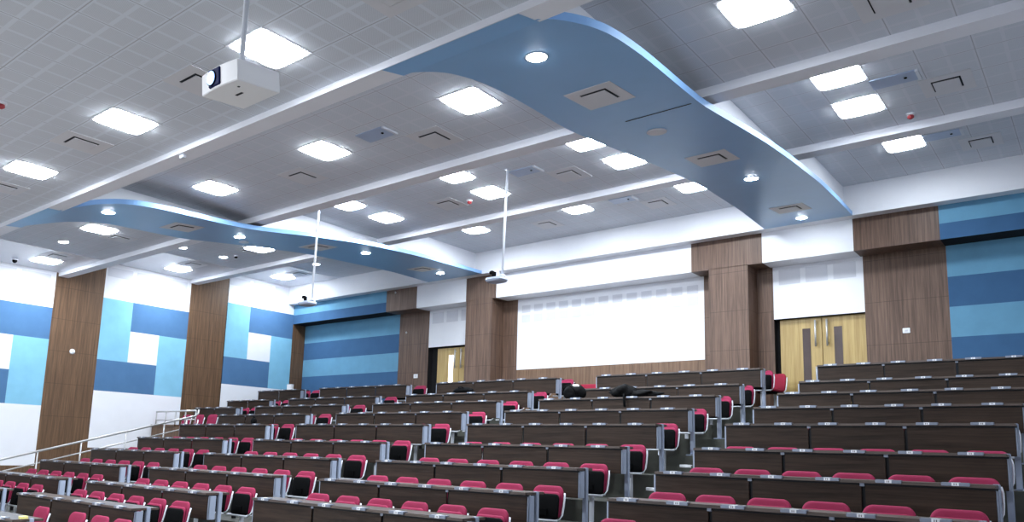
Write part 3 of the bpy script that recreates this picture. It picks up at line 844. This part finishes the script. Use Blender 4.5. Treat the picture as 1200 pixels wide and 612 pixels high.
# white box / sheet on the corner block desk
R0 = empty('paper_box', (gx(-20.1), gy(14.88), dz(0)), 'small white box standing on the far left corner desk', 'box')
mb = MB(); mb.box(-.12, .12, 0, .08, 0, .16); mb.build('box_body', M['sticker'], R0, bevel=.004)
mb = MB(); mb.box(-.125, .125, -.005, .085, .16, .175); mb.build('box_lid', M['frame'], R0, bevel=.003)
R0 = empty('sticky_notes', (gx(-11.06), gy(4.2), gz(ZK[10])), 'pale yellow pad of notes on the desk end at the bottom left', 'notepad')
mb = MB(); mb.box(-.05, .05, -.04, .04, 0, .03); mb.build('note_block', M['yellow'], R0, bevel=.002)
mb = MB(); mb.quad((-.05, -.042, .03), (.05, -.042, .03), (.05, .038, .036), (-.05, .038, .036)); mb.build('top_sheet', M['yellow'], R0)

# ================================================================ RAILINGS
def rail(pts, posts, base, lb, mid=.27, loop=None):
    root = empty('handrail', pts[0], lb, 'railing'); o0 = Vector(pts[0])
    rel = lambda p: tuple(Vector(p) - o0)
    mb = MB(); mb.tube([rel(p) for p in pts], .025, 10)
    if loop: mb.tube([rel(p) for p in loop], .025, 10)
    mb.build('top_rail', M['chrome'], root)
    mb = MB(); mb.tube([rel((p[0], p[1], p[2] - mid)) for p in pts], .016, 8); mb.build('middle_rail', M['chrome'], root)
    for p, zb in posts:
        mb = MB(); mb.tube([rel(p), rel((p[0], p[1], zb))], .019, 8); mb.lathe([(.05, 0), (.05, .012)], 12, rel((p[0], p[1], zb))); mb.build('post', M['chrome'], root)
    return root
def lerp(a, b, t): return tuple(a[i] + (b[i] - a[i]) * t for i in range(3))
def floor_at(y):
    for k in range(11):
        if y >= edges[k + 1]: return FL[k]
    return -1.9
a = (-19.0, 5.3, -.77); b = (-19.0, 11.2, .82)
P = lambda p: (gx(p[0]), gy(p[1]), gz(p[2]))
posts = []
for y in (5.5, 6.45, 7.42, 8.35, 9.39, 10.35, 10.95):
    p = lerp(a, b, (y - a[1]) / (b[1] - a[1])); posts.append((P(p), gz(floor_at(y))))
rail([P(a), P(b), P((-19.0, 11.26, .9)), P((-19.0, 11.27, 1.0))], posts, 0, 'long stainless steel handrail sloping down along the left side of the seating')
a = (-21.45, 11.4, .97); b = (-19.35, 11.4, .98)
posts = [(P(lerp(a, b, t)), gz(.55)) for t in (0, .25, .5, .75, 1)]
rail([P(a), P(b)], posts, 0, 'short level steel railing closing the far left platform', .24)
a = (-19.3, 11.0, .45)
posts = []

# ================================================================ CAMERA
f, yaw, pit, rol, sx, sy, tx, ty, tz = .90468, .68281, .15453, .03028, -.2859, -.08541, -.05417, -.03167, .03383
fw = Vector((-math.sin(yaw) * math.cos(pit), math.cos(yaw) * math.cos(pit), math.sin(pit)))
r = Vector((math.cos(yaw), math.sin(yaw), 0)); u = r.cross(fw)
r2 = r * math.cos(rol) + u * math.sin(rol); u2 = -r * math.sin(rol) + u * math.cos(rol)
cd = bpy.data.cameras.new('camera'); co = bpy.data.objects.new('camera', cd); COL.objects.link(co)
mw = Matrix(((r2.x, u2.x, -fw.x, tx), (r2.y, u2.y, -fw.y, ty), (r2.z, u2.z, -fw.z, tz + ZO), (0, 0, 0, 1)))
co.matrix_world = mw
cd.sensor_width = 36; cd.lens = f * 1000 * 36 / 1200
cd.shift_x = -sx * 100 / 1200; cd.shift_y = (94 + sy * 100) / 1200
cd.clip_start = .05; cd.clip_end = 200
SC.camera = co

# ================================================================ WORLD, RENDER LOOK
w = bpy.data.worlds.new('world'); SC.world = w; w.use_nodes = True
w.node_tree.nodes['Background'].inputs[0].default_value = (.75, .82, 1, 1); w.node_tree.nodes['Background'].inputs[1].default_value = .25
SC.view_settings.view_transform = 'Standard'; SC.view_settings.look = 'None'
SC.view_settings.exposure = 0.95
try:
    SC.cycles.use_denoising = True; SC.cycles.max_bounces = 8; SC.cycles.diffuse_bounces = 5; SC.cycles.glossy_bounces = 3
    SC.cycles.sample_clamp_indirect = 6; SC.cycles.use_light_tree = True
    SC.cycles.caustics_reflective = False; SC.cycles.caustics_refractive = False
except Exception: pass
